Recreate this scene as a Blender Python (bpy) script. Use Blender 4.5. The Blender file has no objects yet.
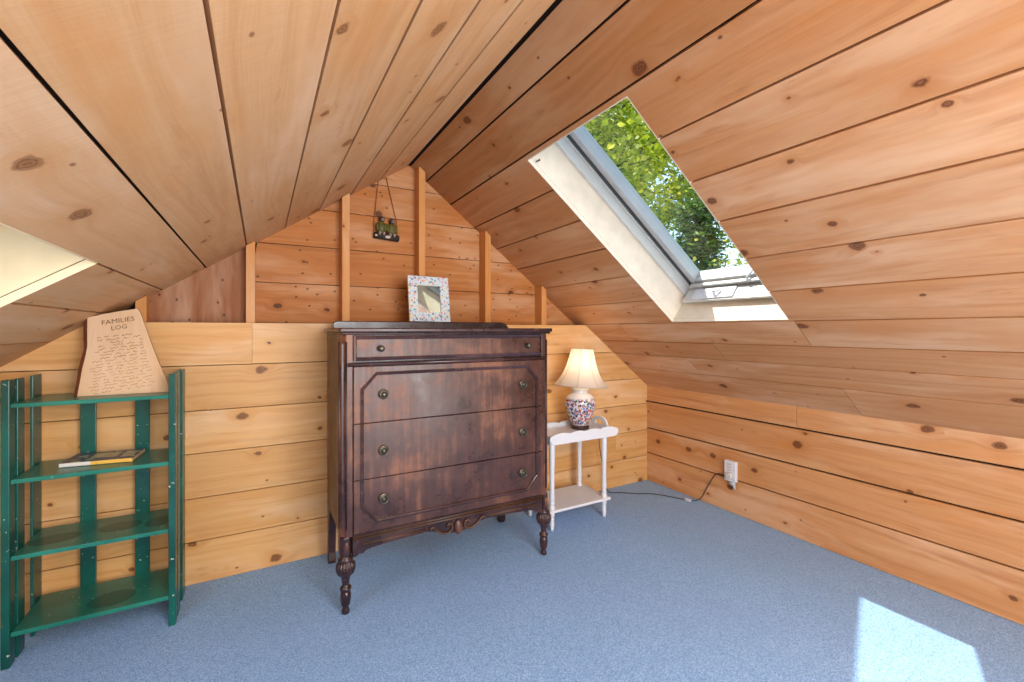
import bpy, bmesh, math, random
from mathutils import Vector, Matrix
random.seed(7)
C = bpy.context.scene.collection
PI = math.pi

# ------------------------------------------------------------------ mesh helper
class MB:
    def __init__(s):
        s.bm = bmesh.new()
        s.uv = s.bm.loops.layers.uv.new('UVMap')
        s.tn = s.bm.faces.layers.float.new('tone')
    def poly(s, pts, mi=0, tone=1.0, uvs=None, smooth=False):
        vs = [s.bm.verts.new(p) for p in pts]
        try: f = s.bm.faces.new(vs)
        except ValueError: return
        f.material_index = mi; f[s.tn] = tone; f.smooth = smooth
        if uvs:
            for l, u in zip(f.loops, uvs): l[s.uv].uv = u
    def prism(s, pts, vec, mi=0, tone=1.0, ua=(1,0,0), va=(0,0,1), off=(0,0), smooth=False, side_mi=None):
        """polygon pts extruded by vec; uv measured in metres along ua / va"""
        ua, va, vec = Vector(ua), Vector(va), Vector(vec)
        wa = ua.cross(va)
        uvf = lambda p: (p.dot(ua)+off[0], p.dot(va)+p.dot(wa)+off[1])
        a = [Vector(p) for p in pts]; b = [p+vec for p in a]
        va_ = [s.bm.verts.new(p) for p in a]; vb_ = [s.bm.verts.new(p) for p in b]
        n = len(a); fs = []
        fs.append((s.bm.faces.new(list(reversed(va_))), mi)); fs.append((s.bm.faces.new(vb_), mi))
        for i in range(n):
            j = (i+1) % n
            fs.append((s.bm.faces.new((va_[i], va_[j], vb_[j], vb_[i])), mi if side_mi is None else side_mi))
        for k, (f, m) in enumerate(fs):
            f.material_index = m; f[s.tn] = tone; f.smooth = smooth and k > 1
            for l in f.loops: l[s.uv].uv = uvf(l.vert.co)
    def box(s, lo, hi, mi=0, tone=1.0, ua=(1,0,0), va=(0,0,1), off=(0,0)):
        x0,y0,z0 = lo; x1,y1,z1 = hi
        s.prism([(x0,y0,z0),(x1,y0,z0),(x1,y1,z0),(x0,y1,z0)], (0,0,z1-z0), mi, tone, ua, va, off)
    def obox(s, o, U, V, W, u, v, w, mi=0, tone=1.0, off=(0,0)):
        """box in a local frame: u,v,w are (lo,hi) ranges"""
        o,U,V,W = map(Vector,(o,U,V,W))
        P = lambda a,b,c: o+U*a+V*b+W*c
        s.prism([P(u[0],v[0],w[0]),P(u[1],v[0],w[0]),P(u[1],v[1],w[0]),P(u[0],v[1],w[0])], W*(w[1]-w[0]), mi, tone, U, V, off)
    def lathe(s, prof, o=(0,0,0), seg=32, mi=0, axis=None, flute=None, smooth=True, cap=True):
        """prof: (r,h) from bottom to top; flute(h,ang)->radius factor"""
        o = Vector(o)
        ax = Vector(axis).normalized() if axis else Vector((0,0,1))
        t = Vector((1,0,0)) if abs(ax.x) < .9 else Vector((0,1,0))
        e1 = (t - ax*t.dot(ax)).normalized(); e2 = ax.cross(e1)
        rings = []
        for r,h in prof:
            ring = []
            for k in range(seg):
                a = 2*PI*k/seg; rr = r*(flute(h,a) if flute else 1)
                ring.append(s.bm.verts.new(o+ax*h+(e1*math.cos(a)+e2*math.sin(a))*rr))
            rings.append(ring)
        for i in range(len(rings)-1):
            for k in range(seg):
                f = s.bm.faces.new((rings[i][k],rings[i][(k+1)%seg],rings[i+1][(k+1)%seg],rings[i+1][k]))
                f.smooth = smooth; f.material_index = mi; f[s.tn] = 1
        if cap:
            for ring, rev in ((rings[0],True),(rings[-1],False)):
                f = s.bm.faces.new(list(reversed(ring)) if rev else ring); f.material_index = mi; f[s.tn]=1
    def tube(s, pts, r, seg=8, mi=0, closed=False, taper=None, smooth=True):
        P = [Vector(p) for p in pts]; n = len(P); rings = []
        up = None
        for i in range(n):
            if closed: d = P[(i+1)%n]-P[i-1]
            else: d = P[min(i+1,n-1)]-P[max(i-1,0)]
            d.normalize()
            if up is None:
                t = Vector((0,0,1)) if abs(d.z) < .9 else Vector((1,0,0))
                up = (t-d*t.dot(d)).normalized()
            else:
                up = up-d*up.dot(d); up = up.normalized() if up.length > 1e-6 else d.orthogonal().normalized()
            e2 = d.cross(up)
            rr = r if taper is None else r*(1+(taper-1)*i/(n-1))
            if 0 < i < n-1 or closed:
                a = (P[i]-P[i-1]).normalized(); b = (P[(i+1)%n]-P[i]).normalized()
                rr *= 1/max(.6, math.sqrt(max(.1,(1+a.dot(b))/2)))
            rings.append([s.bm.verts.new(P[i]+(up*math.cos(2*PI*(k+.5)/seg)+e2*math.sin(2*PI*(k+.5)/seg))*rr) for k in range(seg)])
        m = n if closed else n-1
        for i in range(m):
            A,B = rings[i],rings[(i+1)%n]
            for k in range(seg):
                f = s.bm.faces.new((A[k],A[(k+1)%seg],B[(k+1)%seg],B[k])); f.smooth = smooth; f.material_index = mi; f[s.tn]=1
        if not closed:
            for ring in (list(reversed(rings[0])), rings[-1]):
                f = s.bm.faces.new(ring); f.material_index = mi; f[s.tn]=1
    def ell(s, c, r, mi=0, seg=16, rings=10, M=None):
        c = Vector(c); g = []
        for i in range(rings+1):
            ph = -PI/2+PI*i/rings
            if i in (0,rings):
                q = Vector((0,0,r[2]*math.sin(ph))); g.append([s.bm.verts.new(c+(M@q if M else q))])
            else:
                row = []
                for k in range(seg):
                    a = 2*PI*k/seg; q = Vector((r[0]*math.cos(ph)*math.cos(a), r[1]*math.cos(ph)*math.sin(a), r[2]*math.sin(ph)))
                    row.append(s.bm.verts.new(c+(M@q if M else q)))
                g.append(row)
        for i in range(rings):
            for k in range(seg):
                j = (k+1)%seg
                if i == 0: vs = (g[0][0],g[1][j],g[1][k])
                elif i == rings-1: vs = (g[i][k],g[i][j],g[i+1][0])
                else: vs = (g[i][k],g[i][j],g[i+1][j],g[i+1][k])
                f = s.bm.faces.new(vs); f.smooth = True; f.material_index = mi; f[s.tn]=1

def wloc(o):
    v = Vector((0,0,0))
    while o: v += o.location; o = o.parent
    return v
def obj(name, mb, mats, parent=None, bevel=0, label=None, fixn=True, kind=None):
    """links ONE mesh; vertices are given in world metres and stored relative to the parent"""
    if fixn: bmesh.ops.recalc_face_normals(mb.bm, faces=mb.bm.faces[:])
    off = wloc(parent) if parent else None
    if off is None:
        # origin at the base centre of the mesh
        xs = [v.co for v in mb.bm.verts]
        off = Vector(((min(v.x for v in xs)+max(v.x for v in xs))/2,(min(v.y for v in xs)+max(v.y for v in xs))/2,min(v.z for v in xs)))
    bmesh.ops.translate(mb.bm, verts=mb.bm.verts[:], vec=-off)
    me = bpy.data.meshes.new(name); mb.bm.to_mesh(me); mb.bm.free()
    for m in (mats if isinstance(mats,(list,tuple)) else [mats]): me.materials.append(m)
    o = bpy.data.objects.new(name, me); C.objects.link(o)
    if parent: o.parent = parent
    else: o.location = off
    if bevel:
        b = o.modifiers.new('bevel','BEVEL'); b.width = bevel; b.segments = 2; b.limit_method = 'ANGLE'; b.angle_limit = .6
    if label: o['label'] = label
    if kind: o['kind'] = kind
    return o
def thing(name, label, cat, loc):
    o = bpy.data.objects.new(name, None); C.objects.link(o); o.location = loc
    o.empty_display_size = .1
    o['label'] = label; o['category'] = cat
    return o
def shell(name, loc):
    o = bpy.data.objects.new(name, None); C.objects.link(o); o.location = loc; o['kind'] = 'structure'; o.empty_display_size = .1
    return o

# ------------------------------------------------------------------ materials
def nt(name):
    m = bpy.data.materials.new(name); m.use_nodes = True
    t = m.node_tree; t.nodes.clear()
    out = t.nodes.new('ShaderNodeOutputMaterial'); b = t.nodes.new('ShaderNodeBsdfPrincipled')
    t.links.new(b.outputs[0], out.inputs[0])
    return m, t, b, out
def srgb(r,g,b):
    f = lambda c: (c/255/12.92) if c/255 <= .04045 else ((c/255+.055)/1.055)**2.4
    return (f(r),f(g),f(b),1)
class NG:
    def __init__(s,t): s.t = t
    def n(s, ty, **kw):
        d = s.t.nodes.new(ty)
        for k,v in kw.items(): setattr(d,k,v)
        return d
    def set(s, sock, v):
        if isinstance(v, bpy.types.NodeSocket): s.t.links.new(v, sock)
        else: sock.default_value = v
    def math(s, op, a, b=0.0, c=0.0, clamp=False):
        d = s.n('ShaderNodeMath', operation=op, use_clamp=clamp)
        s.set(d.inputs[0],a); s.set(d.inputs[1],b); s.set(d.inputs[2],c)
        return d.outputs[0]
    def comb(s, x, y, z=0.0):
        d = s.n('ShaderNodeCombineXYZ'); s.set(d.inputs[0],x); s.set(d.inputs[1],y); s.set(d.inputs[2],z); return d.outputs[0]
    def noise(s, vec, scale=1.0, detail=3, rough=.5, dim='3D', dist=0.0):
        d = s.n('ShaderNodeTexNoise', noise_dimensions=dim); s.set(d.inputs['Vector'],vec)
        d.inputs['Scale'].default_value = scale; d.inputs['Detail'].default_value = detail; d.inputs['Roughness'].default_value = rough
        d.inputs['Distortion'].default_value = dist
        return d.outputs[0]
    def voro(s, vec, scale=1.0, dim='3D', feature='F1', rnd=1.0):
        d = s.n('ShaderNodeTexVoronoi', voronoi_dimensions=dim, feature=feature); s.set(d.inputs['Vector'],vec)
        d.inputs['Scale'].default_value = scale; d.inputs['Randomness'].default_value = rnd
        return d
    def mapr(s, v, a, b, c=0.0, d=1.0, smooth=True):
        m = s.n('ShaderNodeMapRange', interpolation_type='SMOOTHSTEP' if smooth else 'LINEAR')
        s.set(m.inputs[0],v); s.set(m.inputs[1],a); s.set(m.inputs[2],b); s.set(m.inputs[3],c); s.set(m.inputs[4],d)
        return m.outputs[0]
    def mix(s, f, a, b, mode='MIX'):
        d = s.n('ShaderNodeMix', data_type='RGBA', blend_type=mode)
        s.set(d.inputs[0],f); s.set(d.inputs[6],a); s.set(d.inputs[7],b)
        return d.outputs[2]
    def ramp(s, v, stops, interp='LINEAR'):
        d = s.n('ShaderNodeValToRGB'); cr = d.color_ramp; cr.interpolation = interp
        while len(cr.elements) < len(stops): cr.elements.new(.5)
        for e,(p,c) in zip(cr.elements, stops): e.position = p; e.color = c
        s.set(d.inputs[0],v); return d.outputs[0]
    def bump(s, h, strength=.2, dist=.002):
        d = s.n('ShaderNodeBump'); s.set(d.inputs['Height'],h); d.inputs['Strength'].default_value = strength; d.inputs['Distance'].default_value = dist
        return d.outputs[0]

def wood(name, light, mid, dark, knot, rough=.55, kd=.45, ks=1.0, specks=0.0, streak=1.0, saw=0.0):
    m,t,b,_ = nt(name); g = NG(t)
    uv = g.n('ShaderNodeUVMap'); sp = g.n('ShaderNodeSeparateXYZ'); t.links.new(uv.outputs[0], sp.inputs[0])
    u,v = sp.outputs[0], sp.outputs[1]
    tone = g.n('ShaderNodeAttribute', attribute_name='tone').outputs['Fac']
    big = g.noise(g.comb(g.math('MULTIPLY',u,1.1), g.math('MULTIPLY',v,5.0)), 1, 2, dim='2D')
    kv = g.voro(g.comb(g.math('MULTIPLY',u,3.0*ks), g.math('MULTIPLY',v,4.2*ks)), 1, '2D')
    ksp = g.n('ShaderNodeSeparateColor'); t.links.new(kv.outputs['Color'], ksp.inputs[0])
    pres = g.math('LESS_THAN', ksp.outputs[0], kd)
    size = g.math('MULTIPLY_ADD', g.math('POWER',ksp.outputs[1],1.5), .105, .026)
    kdist = g.math('ADD', kv.outputs['Distance'], g.math('MULTIPLY', g.math('SUBTRACT', g.noise(uv.outputs[0],28,3,dim='2D'), .5), .09))
    kmask = g.math('MULTIPLY', g.mapr(kdist, size, g.math('MULTIPLY',size,.55)), pres)
    halo = g.math('MULTIPLY', g.mapr(kdist, g.math('MULTIPLY',size,3.4), 0.0), pres)
    vw = g.math('ADD', v, g.math('MULTIPLY_ADD', big, .10, g.math('MULTIPLY', halo, .035)))
    rings = g.noise(g.comb(g.math('MULTIPLY',u,.9), g.math('MULTIPLY',vw,34)), 1, 3, .55, '2D')
    fine = g.noise(g.comb(g.math('MULTIPLY',u,7), g.math('MULTIPLY',vw,260)), 1, 3, .6, '2D')
    val = g.math('ADD', g.math('MULTIPLY_ADD', rings, .75*streak, (1-streak)*.37), g.math('MULTIPLY', fine, .25))
    col = g.mix(.55, mid, g.ramp(val, [(.30,dark),(.48,mid),(.68,light)]))
    amber = tuple(a*k for a,k in zip(mid[:3],(1.0,.84,.58)))+(1,)
    pale = tuple(min(1,.5*a+.5*k) for a,k in zip(light[:3],srgb(232,206,178)[:3]))+(1,)
    n1 = g.noise(g.comb(g.math('MULTIPLY',u,1.7),g.math('MULTIPLY',vw,7.0),7.7), 1, 3, .55)
    col = g.mix(g.mapr(n1,.5,.72,0,.55), col, amber)
    n2 = g.noise(g.comb(g.math('MULTIPLY',u,1.3),g.math('MULTIPLY',vw,6.0),1.3), 1, 4, .6)
    col = g.mix(g.mapr(n2,.46,.7,0,.6), col, pale)
    n3 = g.noise(g.comb(g.math('MULTIPLY',u,5.0),g.math('MULTIPLY',vw,26.0),5.3), 1, 4, .65)
    col = g.mix(g.mapr(n3,.58,.78,0,.5), col, dark)
    blotch = g.noise(g.comb(g.math('MULTIPLY',u,2.0),g.math('MULTIPLY',v,6.0),3.1), 1, 3)
    col = g.mix(g.mapr(blotch,.45,.8,0,.5), col, mid)
    col = g.mix(g.math('MULTIPLY',halo,.6), col, g.mix(.6, dark, amber))
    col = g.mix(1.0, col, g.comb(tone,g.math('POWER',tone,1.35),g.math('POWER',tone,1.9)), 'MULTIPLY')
    ring2 = g.mapr(g.math('SINE', g.math('MULTIPLY', kdist, 190)), -1, 1, .7, 1)
    col = g.mix(g.math('MULTIPLY', kmask, g.math('MULTIPLY',ring2,.9)), col, knot)
    if specks:
        sv = g.voro(g.comb(g.math('MULTIPLY',u,9), g.math('MULTIPLY',v,13)), 1, '2D')
        s2 = g.n('ShaderNodeSeparateColor'); t.links.new(sv.outputs['Color'], s2.inputs[0])
        sm = g.math('MULTIPLY', g.mapr(sv.outputs['Distance'], .09, .03), g.math('LESS_THAN', s2.outputs[0], specks))
        col = g.mix(g.math('MULTIPLY',sm,.8), col, knot)
    h = g.math('MULTIPLY_ADD', fine, .5, rings)
    if saw:
        sw = g.noise(g.comb(g.math('MULTIPLY',u,170), g.math('MULTIPLY',v,3)),1,2,dim='2D')
        h = g.math('MULTIPLY_ADD', sw, saw, h)
        col = g.mix(g.mapr(sw,.35,.7,.12,0), col, dark)
    t.links.new(g.bump(h,.18,.002), b.inputs['Normal'])
    t.links.new(col, b.inputs['Base Color'])
    b.inputs['Roughness'].default_value = rough
    b.inputs['Specular IOR Level'].default_value = .3
    return m
KN = srgb(88,42,18)
M_cl = wood('rough pine left slope', srgb(226,183,136), srgb(212,163,115), srgb(192,138,90), srgb(122,74,42), .7, .40, 1.0, .05, .8, .8)
M_cr = wood('pine right slope', srgb(214,162,114), srgb(198,142,96), srgb(168,108,64), KN, .5, .62, 1.15, .03, .9)
M_kr = wood('pine knee wall', srgb(218,164,112), srgb(202,144,92), srgb(168,106,60), KN, .45, .62, 1.2, .03, .95)
M_bl = wood('honey pine back wall', srgb(228,184,126), srgb(212,162,102), srgb(184,128,70), KN, .42, .6, 1.15, .05, .95)
M_sh = wood('old pine sheathing', srgb(204,144,84), srgb(184,118,60), srgb(146,86,40), srgb(54,26,14), .6, .3, 1.3, .6, .9)
M_st = wood('pine stud', srgb(218,160,96), srgb(204,142,80), srgb(176,112,58), KN, .5, .2, 1.2, .0, .7)
M_ply = wood('dark plywood', srgb(166,112,72), srgb(148,94,58), srgb(116,68,40), srgb(48,24,14), .6, .1, 1.0, .5, .9)
M_fr = wood('pine window lining', srgb(232,182,128), srgb(218,160,104), srgb(196,132,76), KN, .5, .3)

def plain(name, col, rough=.5, metal=0.0, var=.06, scale=8.0, spec=.5, bump=0.0, coat=0.0):
    m,t,b,_ = nt(name); g = NG(t)
    tc = g.n('ShaderNodeTexCoord')
    n = g.noise(tc.outputs['Object'], scale, 4)
    lo = tuple(c*(1-var) for c in col[:3])+(1,); hi = tuple(min(1,c*(1+var)) for c in col[:3])+(1,)
    t.links.new(g.ramp(n,[(.3,lo),(.7,hi)]), b.inputs['Base Color'])
    b.inputs['Roughness'].default_value = rough; b.inputs['Metallic'].default_value = metal; b.inputs['Specular IOR Level'].default_value = spec
    b.inputs['Coat Weight'].default_value = coat; b.inputs['Coat Roughness'].default_value = .2
    if bump: t.links.new(g.bump(g.noise(tc.outputs['Object'],scale*20,3),bump,.001), b.inputs['Normal'])
    return m
M_dark = plain('dark gap', srgb(38,24,14), .9)
M_cream = plain('cream painted lining', srgb(226,214,194), .55, var=.08, scale=14)
M_white = plain('white paint', srgb(222,226,232), .4, var=.02)
M_grey = plain('grey window metal', srgb(206,208,206), .4, .15, .05, 6)
M_greyd = plain('dark window gasket', srgb(70,74,76), .6)
M_brass = plain('aged brass', srgb(96,92,80), .38, .7, .25, 60)
M_black = plain('black cord', srgb(28,26,28), .5)
M_grn2 = plain('darker round mark', srgb(8,88,74), .35, var=.05)
M_bulb = plain('white bulb cap', srgb(240,228,204), .4)

def carpet():
    m,t,b,_ = nt('blue grey carpet'); g = NG(t); tc = g.n('ShaderNodeTexCoord'); p = tc.outputs['Object']
    n1 = g.noise(p, 420, 2); n2 = g.noise(p, 240, 2); n3 = g.noise(p, 2.2, 3)
    v = g.math('ADD', g.math('MULTIPLY',n1,.55), g.math('MULTIPLY',n2,.45))
    col = g.ramp(v,[(.36,srgb(84,124,172)),(.5,srgb(132,174,224)),(.64,srgb(184,218,252))])
    col = g.mix(g.mapr(n3,.35,.7,0,.22), col, srgb(124,162,208))
    t.links.new(col, b.inputs['Base Color']); b.inputs['Roughness'].default_value = .95; b.inputs['Specular IOR Level'].default_value = .1
    b.inputs['Sheen Weight'].default_value = .15
    t.links.new(g.bump(v,.6,.004), b.inputs['Normal'])
    return m
M_carpet = carpet()

def dresser_wood(name, a, bcol, c, rough=.3, vert=True):
    m,t,b,_ = nt(name); g = NG(t); tc = g.n('ShaderNodeTexCoord')
    mp = g.n('ShaderNodeMapping'); t.links.new(tc.outputs['Object'], mp.inputs[0]); mp.inputs['Scale'].default_value = (22,22,1.6) if vert else (1.6,22,22)
    gr = g.noise(mp.outputs[0], 2.2, 5, .6)
    bl = g.noise(tc.outputs['Object'], 3.2, 6, .68)
    v = g.math('ADD', g.math('MULTIPLY',gr,.28), g.math('MULTIPLY',bl,.72))
    col = g.ramp(v,[(.36,a),(.5,bcol),(.66,c)])
    wear = g.mapr(g.noise(tc.outputs['Object'], 38, 5, .7), .62,.72,0,.4)
    col = g.mix(wear, col, c)
    t.links.new(col, b.inputs['Base Color'])
    t.links.new(g.mapr(bl,.35,.65,rough-.05,rough+.18), b.inputs['Roughness'])
    b.inputs['Coat Weight'].default_value = .12; b.inputs['Coat Roughness'].default_value = .45
    t.links.new(g.bump(gr,.06,.001), b.inputs['Normal'])
    return m
M_dw = dresser_wood('walnut veneer', srgb(44,24,22), srgb(76,45,37), srgb(142,90,60), .3)
M_dm = dresser_wood('polished dark moulding', srgb(44,28,30), srgb(62,42,44), srgb(92,66,64), .14, False)
M_dd = dresser_wood('dark walnut moulding', srgb(34,20,22), srgb(50,30,31), srgb(76,47,44), .22, False)
M_ds = dresser_wood('walnut side', srgb(58,34,18), srgb(78,48,26), srgb(104,68,38), .35)

def green_paint(name='chipped green paint', c0=srgb(4,66,58), c1=srgb(16,98,86)):
    m,t,b,_ = nt(name); g = NG(t); tc = g.n('ShaderNodeTexCoord')
    n = g.noise(tc.outputs['Object'], 5, 4)
    col = g.ramp(n,[(.3,c0),(.7,c1)])
    bv = g.n('ShaderNodeNewGeometry')
    chip = g.mapr(g.noise(tc.outputs['Object'], 75, 2, .5), .70, .73, 0, .9)
    col = g.mix(chip, col, srgb(196,206,186))
    t.links.new(col, b.inputs['Base Color']); b.inputs['Roughness'].default_value = .28
    return m
M_green = green_paint()
M_green_s = green_paint('dusty green shelf paint', srgb(16,98,84), srgb(40,132,112))

def floral(name, base, scale, cols, thr=.5, zmin=None, zmax=None):
    m,t,b,_ = nt(name); g = NG(t); tc = g.n('ShaderNodeTexCoord'); p = tc.outputs['Object']
    vo = g.voro(p, scale); sp = g.n('ShaderNodeSeparateColor'); t.links.new(vo.outputs['Color'], sp.inputs[0])
    n = len(cols)
    hue = g.ramp(g.math('ADD', g.math('MULTIPLY', sp.outputs[0], .55), g.math('MULTIPLY', g.noise(p, scale*.16, 2), .5)), [(.2+.65*i/n, c) for i,c in enumerate(cols)], 'CONSTANT')
    petal = g.mapr(vo.outputs['Distance'], thr, thr*.85)
    ctr = g.mapr(vo.outputs['Distance'], thr*.35, thr*.25)
    if zmin is not None:
        sz = g.n('ShaderNodeSeparateXYZ'); t.links.new(p, sz.inputs[0])
        petal = g.math('MULTIPLY', petal, g.math('MULTIPLY', g.mapr(sz.outputs[2], zmin-.01, zmin+.01), g.mapr(sz.outputs[2], zmax+.012, zmax-.012)))
    v2 = g.voro(p, scale*2.3)
    col = g.mix(g.mapr(v2.outputs['Distance'],.32,.26,0,.75), base, srgb(70,88,150))
    if zmin is not None:
        col = g.mix(g.math('MULTIPLY', g.mapr(sz.outputs[2], zmin-.01, zmin+.01), g.mapr(sz.outputs[2], zmax+.012, zmax-.012)), base, col)
    col = g.mix(petal, col, hue)
    col = g.mix(g.math('MULTIPLY',ctr,petal), col, srgb(236,220,190))
    t.links.new(col, b.inputs['Base Color']); b.inputs['Roughness'].default_value = .15 if zmin is not None else .4
    return m
M_vase = floral('floral glazed porcelain', srgb(222,218,216), 62, [srgb(44,62,130),srgb(176,62,58),srgb(96,120,190),srgb(60,100,84),srgb(214,140,140),srgb(34,44,104)], .62, .03, .2)
M_frame = floral('floral painted frame', srgb(204,218,224), 62, [srgb(78,110,150),srgb(214,150,170),srgb(96,150,168),srgb(222,120,110),srgb(232,206,120),srgb(70,96,140)], .42)

def shade():
    m,t,b,out = nt('cream fabric lampshade'); g = NG(t)
    b.inputs['Base Color'].default_value = srgb(236,228,218); b.inputs['Roughness'].default_value = .85
    tc = g.n('ShaderNodeTexCoord'); 
    t.links.new(g.bump(g.noise(tc.outputs['Object'],500,2),.15,.0005), b.inputs['Normal'])
    tr = g.n('ShaderNodeBsdfTranslucent'); tr.inputs[0].default_value = srgb(250,236,214)
    mx = g.n('ShaderNodeMixShader'); mx.inputs[0].default_value = .45
    t.links.new(b.outputs[0], mx.inputs[1]); t.links.new(tr.outputs[0], mx.inputs[2]); t.links.new(mx.outputs[0], out.inputs[0])
    return m
M_shade = shade()

def glass():
    m,t,b,out = nt('window glass'); g = NG(t)
    t.nodes.remove(b)
    tr = g.n('ShaderNodeBsdfTransparent'); tr.inputs[0].default_value = (.94,.97,.96,1)
    gl = g.n('ShaderNodeBsdfGlossy'); gl.inputs['Roughness'].default_value = .02
    lw = g.n('ShaderNodeLayerWeight'); lw.inputs[0].default_value = .5
    fr = g.math('MULTIPLY_ADD', g.math('POWER', lw.outputs['Facing'], 4.0), .35, .03)
    mx = g.n('ShaderNodeMixShader'); t.links.new(fr, mx.inputs[0]); t.links.new(tr.outputs[0], mx.inputs[1]); t.links.new(gl.outputs[0], mx.inputs[2])
    t.links.new(mx.outputs[0], out.inputs[0]); return m
M_glass = glass()
M_mirror = plain('mirror glass', srgb(235,240,240), .03, 1.0, .01)

def leafm(name, a, bcol, c):
    m,t,b,out = nt(name); g = NG(t)
    tone = g.n('ShaderNodeAttribute', attribute_name='tone').outputs['Fac']
    col = g.ramp(tone,[(0,a),(.5,bcol),(1,c)])
    t.links.new(col,b.inputs['Base Color']); b.inputs['Roughness'].default_value = .5
    tr = g.n('ShaderNodeBsdfTranslucent'); t.links.new(col,tr.inputs[0])
    mx = g.n('ShaderNodeMixShader'); mx.inputs[0].default_value = .5
    t.links.new(b.outputs[0], mx.inputs[1]); t.links.new(tr.outputs[0], mx.inputs[2]); t.links.new(mx.outputs[0], out.inputs[0])
    return m
M_leaf = leafm('sunlit leaves', srgb(104,134,28), srgb(186,200,52), srgb(246,234,110))
M_leaf2 = leafm('dark needle foliage', srgb(40,74,36), srgb(84,124,52), srgb(150,178,78))
M_bark = plain('tree bark', srgb(74,62,50), .9, var=.3, scale=14)
M_grass = plain('woodland ground', srgb(84,98,50), .95, var=.3, scale=3)

# ------------------------------------------------------------------ room shell
XR, ZR, SR, SL = .792, 2.21, .765, .682        # ridge and the two roof pitches
YB, YS, Y0 = 2.56, 2.68, -1.8                  # lower boards, sheathing, rear gable
XK, XL = 2.69, -1.30                           # knee walls
thR, thL = math.atan(SR), math.atan(SL)
RS, RN = Vector((math.cos(thR),0,-math.sin(thR))), Vector((math.sin(thR),0,math.cos(thR)))
LS, LN = Vector((-math.cos(thL),0,-math.sin(thL))), Vector((-math.sin(thL),0,math.cos(thL)))
RIDGE = Vector((XR,0,ZR)); YV = Vector((0,1,0))
rnd = random.Random(11)
def plank_field(mb, o, U, V, W, seams, u0, u1, thick, gap, hole=None, joints={}, tones=(.9,1.08), mi=0, row_tone={}):
    """planks along U, stacked along V between seams, faces at W=0, thickness outwards"""
    for i in range(len(seams)-1):
        a, b = seams[i], seams[i+1]
        gp = gap*rnd.uniform(.6,1.4)
        lo, hi = a+gp/2, b-gp/2
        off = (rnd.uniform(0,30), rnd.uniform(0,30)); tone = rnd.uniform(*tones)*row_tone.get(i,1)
        cuts = [lo,hi]
        if hole:
            for h in hole[2:]:
                if lo < h < hi: cuts.append(h)
        cuts.sort()
        js = sorted(joints.get(i,[]))
        edges = [u0]+js+[u1]
        for k in range(len(edges)-1):
            off2 = (off[0]+k*7.3, off[1]+k*3.1); tn = tone*(1 if k == 0 else rnd.uniform(.95,1.06))
            ua, ub = edges[k]+(.0015 if k else 0), edges[k+1]-(.0015 if k < len(edges)-2 else 0)
            for c in range(len(cuts)-1):
                v0,v1 = cuts[c],cuts[c+1]; segs = [(ua,ub)]
                if hole and hole[2]-1e-4 <= (v0+v1)/2 <= hole[3]+1e-4:
                    segs = [(ua,min(ub,hole[0])),(max(ua,hole[1]),ub)]
                for (p,q) in segs:
                    if q-p > .005: mb.obox(o,U,V,W,(p,q),(v0,v1),(0,thick),mi,tn,off2)
def deck(mb, o, U, V, W, u0,u1,v0,v1,w0,w1, hole, mi):
    for (a,b,c,d) in ((u0,u1,v0,hole[2]),(u0,u1,hole[3],v1),(u0,hole[0],hole[2],hole[3]),(hole[1],u1,hole[2],hole[3])):
        mb.obox(o,U,V,W,(a,b),(c,d),(w0,w1),mi)

cR, cL = math.cos(thR), math.cos(thL)
HR = (1.115,1.764,(1.078-XR)/cR,(2.053-XR)/cR)          # right skylight opening (y0,y1,s0,s1)
HL = (.70,1.697,(XR+.407)/cL,(XR+1.16)/cL)               # left skylight opening
TOPX = .16
GR = lambda H: (H[0]-.0215,H[1]+.0215,H[2]-.0215-TOPX,H[3]+.0215)
seamR = [(x-XR)/cR for x in (.797,.9,1.06,1.229,1.393,1.56,1.731,1.897,2.06,2.212,2.343,2.489,2.70)]
seamL = [(XR-x)/cL for x in (.783,.615,.45,.28,.114,-.063,-.236,-.409,-.583,-.763,-.94,-1.12,-1.31)]
mb = MB()
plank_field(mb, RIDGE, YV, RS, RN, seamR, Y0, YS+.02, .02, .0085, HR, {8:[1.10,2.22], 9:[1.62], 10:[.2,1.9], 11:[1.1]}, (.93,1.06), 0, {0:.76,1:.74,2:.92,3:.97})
deck(mb, RIDGE, YV, RS, RN, Y0, YS+.02, -.03, (2.72-XR)/cR, .021, .05, GR(HR), 1)
mb.obox(RIDGE,YV,RS,RN,(HR[0]-.022,HR[1]+.022),(HR[2]-TOPX-.022,HR[2]-.003),(.0205,.027),1)
obj('ceiling_right', mb, [M_cr, M_dark], kind='structure')
mb = MB()
plank_field(mb, RIDGE, YV, LS, LN, seamL, Y0, YS+.02, .02, .009, HL, {}, (.94,1.06))
deck(mb, RIDGE, YV, LS, LN, Y0, YS+.02, -.03, (XR+1.33)/cL, .021, .05, GR(HL), 1)
mb.obox(RIDGE,YV,LS,LN,(HL[0]-.022,HL[1]+.022),(HL[2]-TOPX-.022,HL[2]-.003),(.0205,.027),1)
obj('ceiling_left', mb, [M_cl, M_dark], kind='structure')

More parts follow.
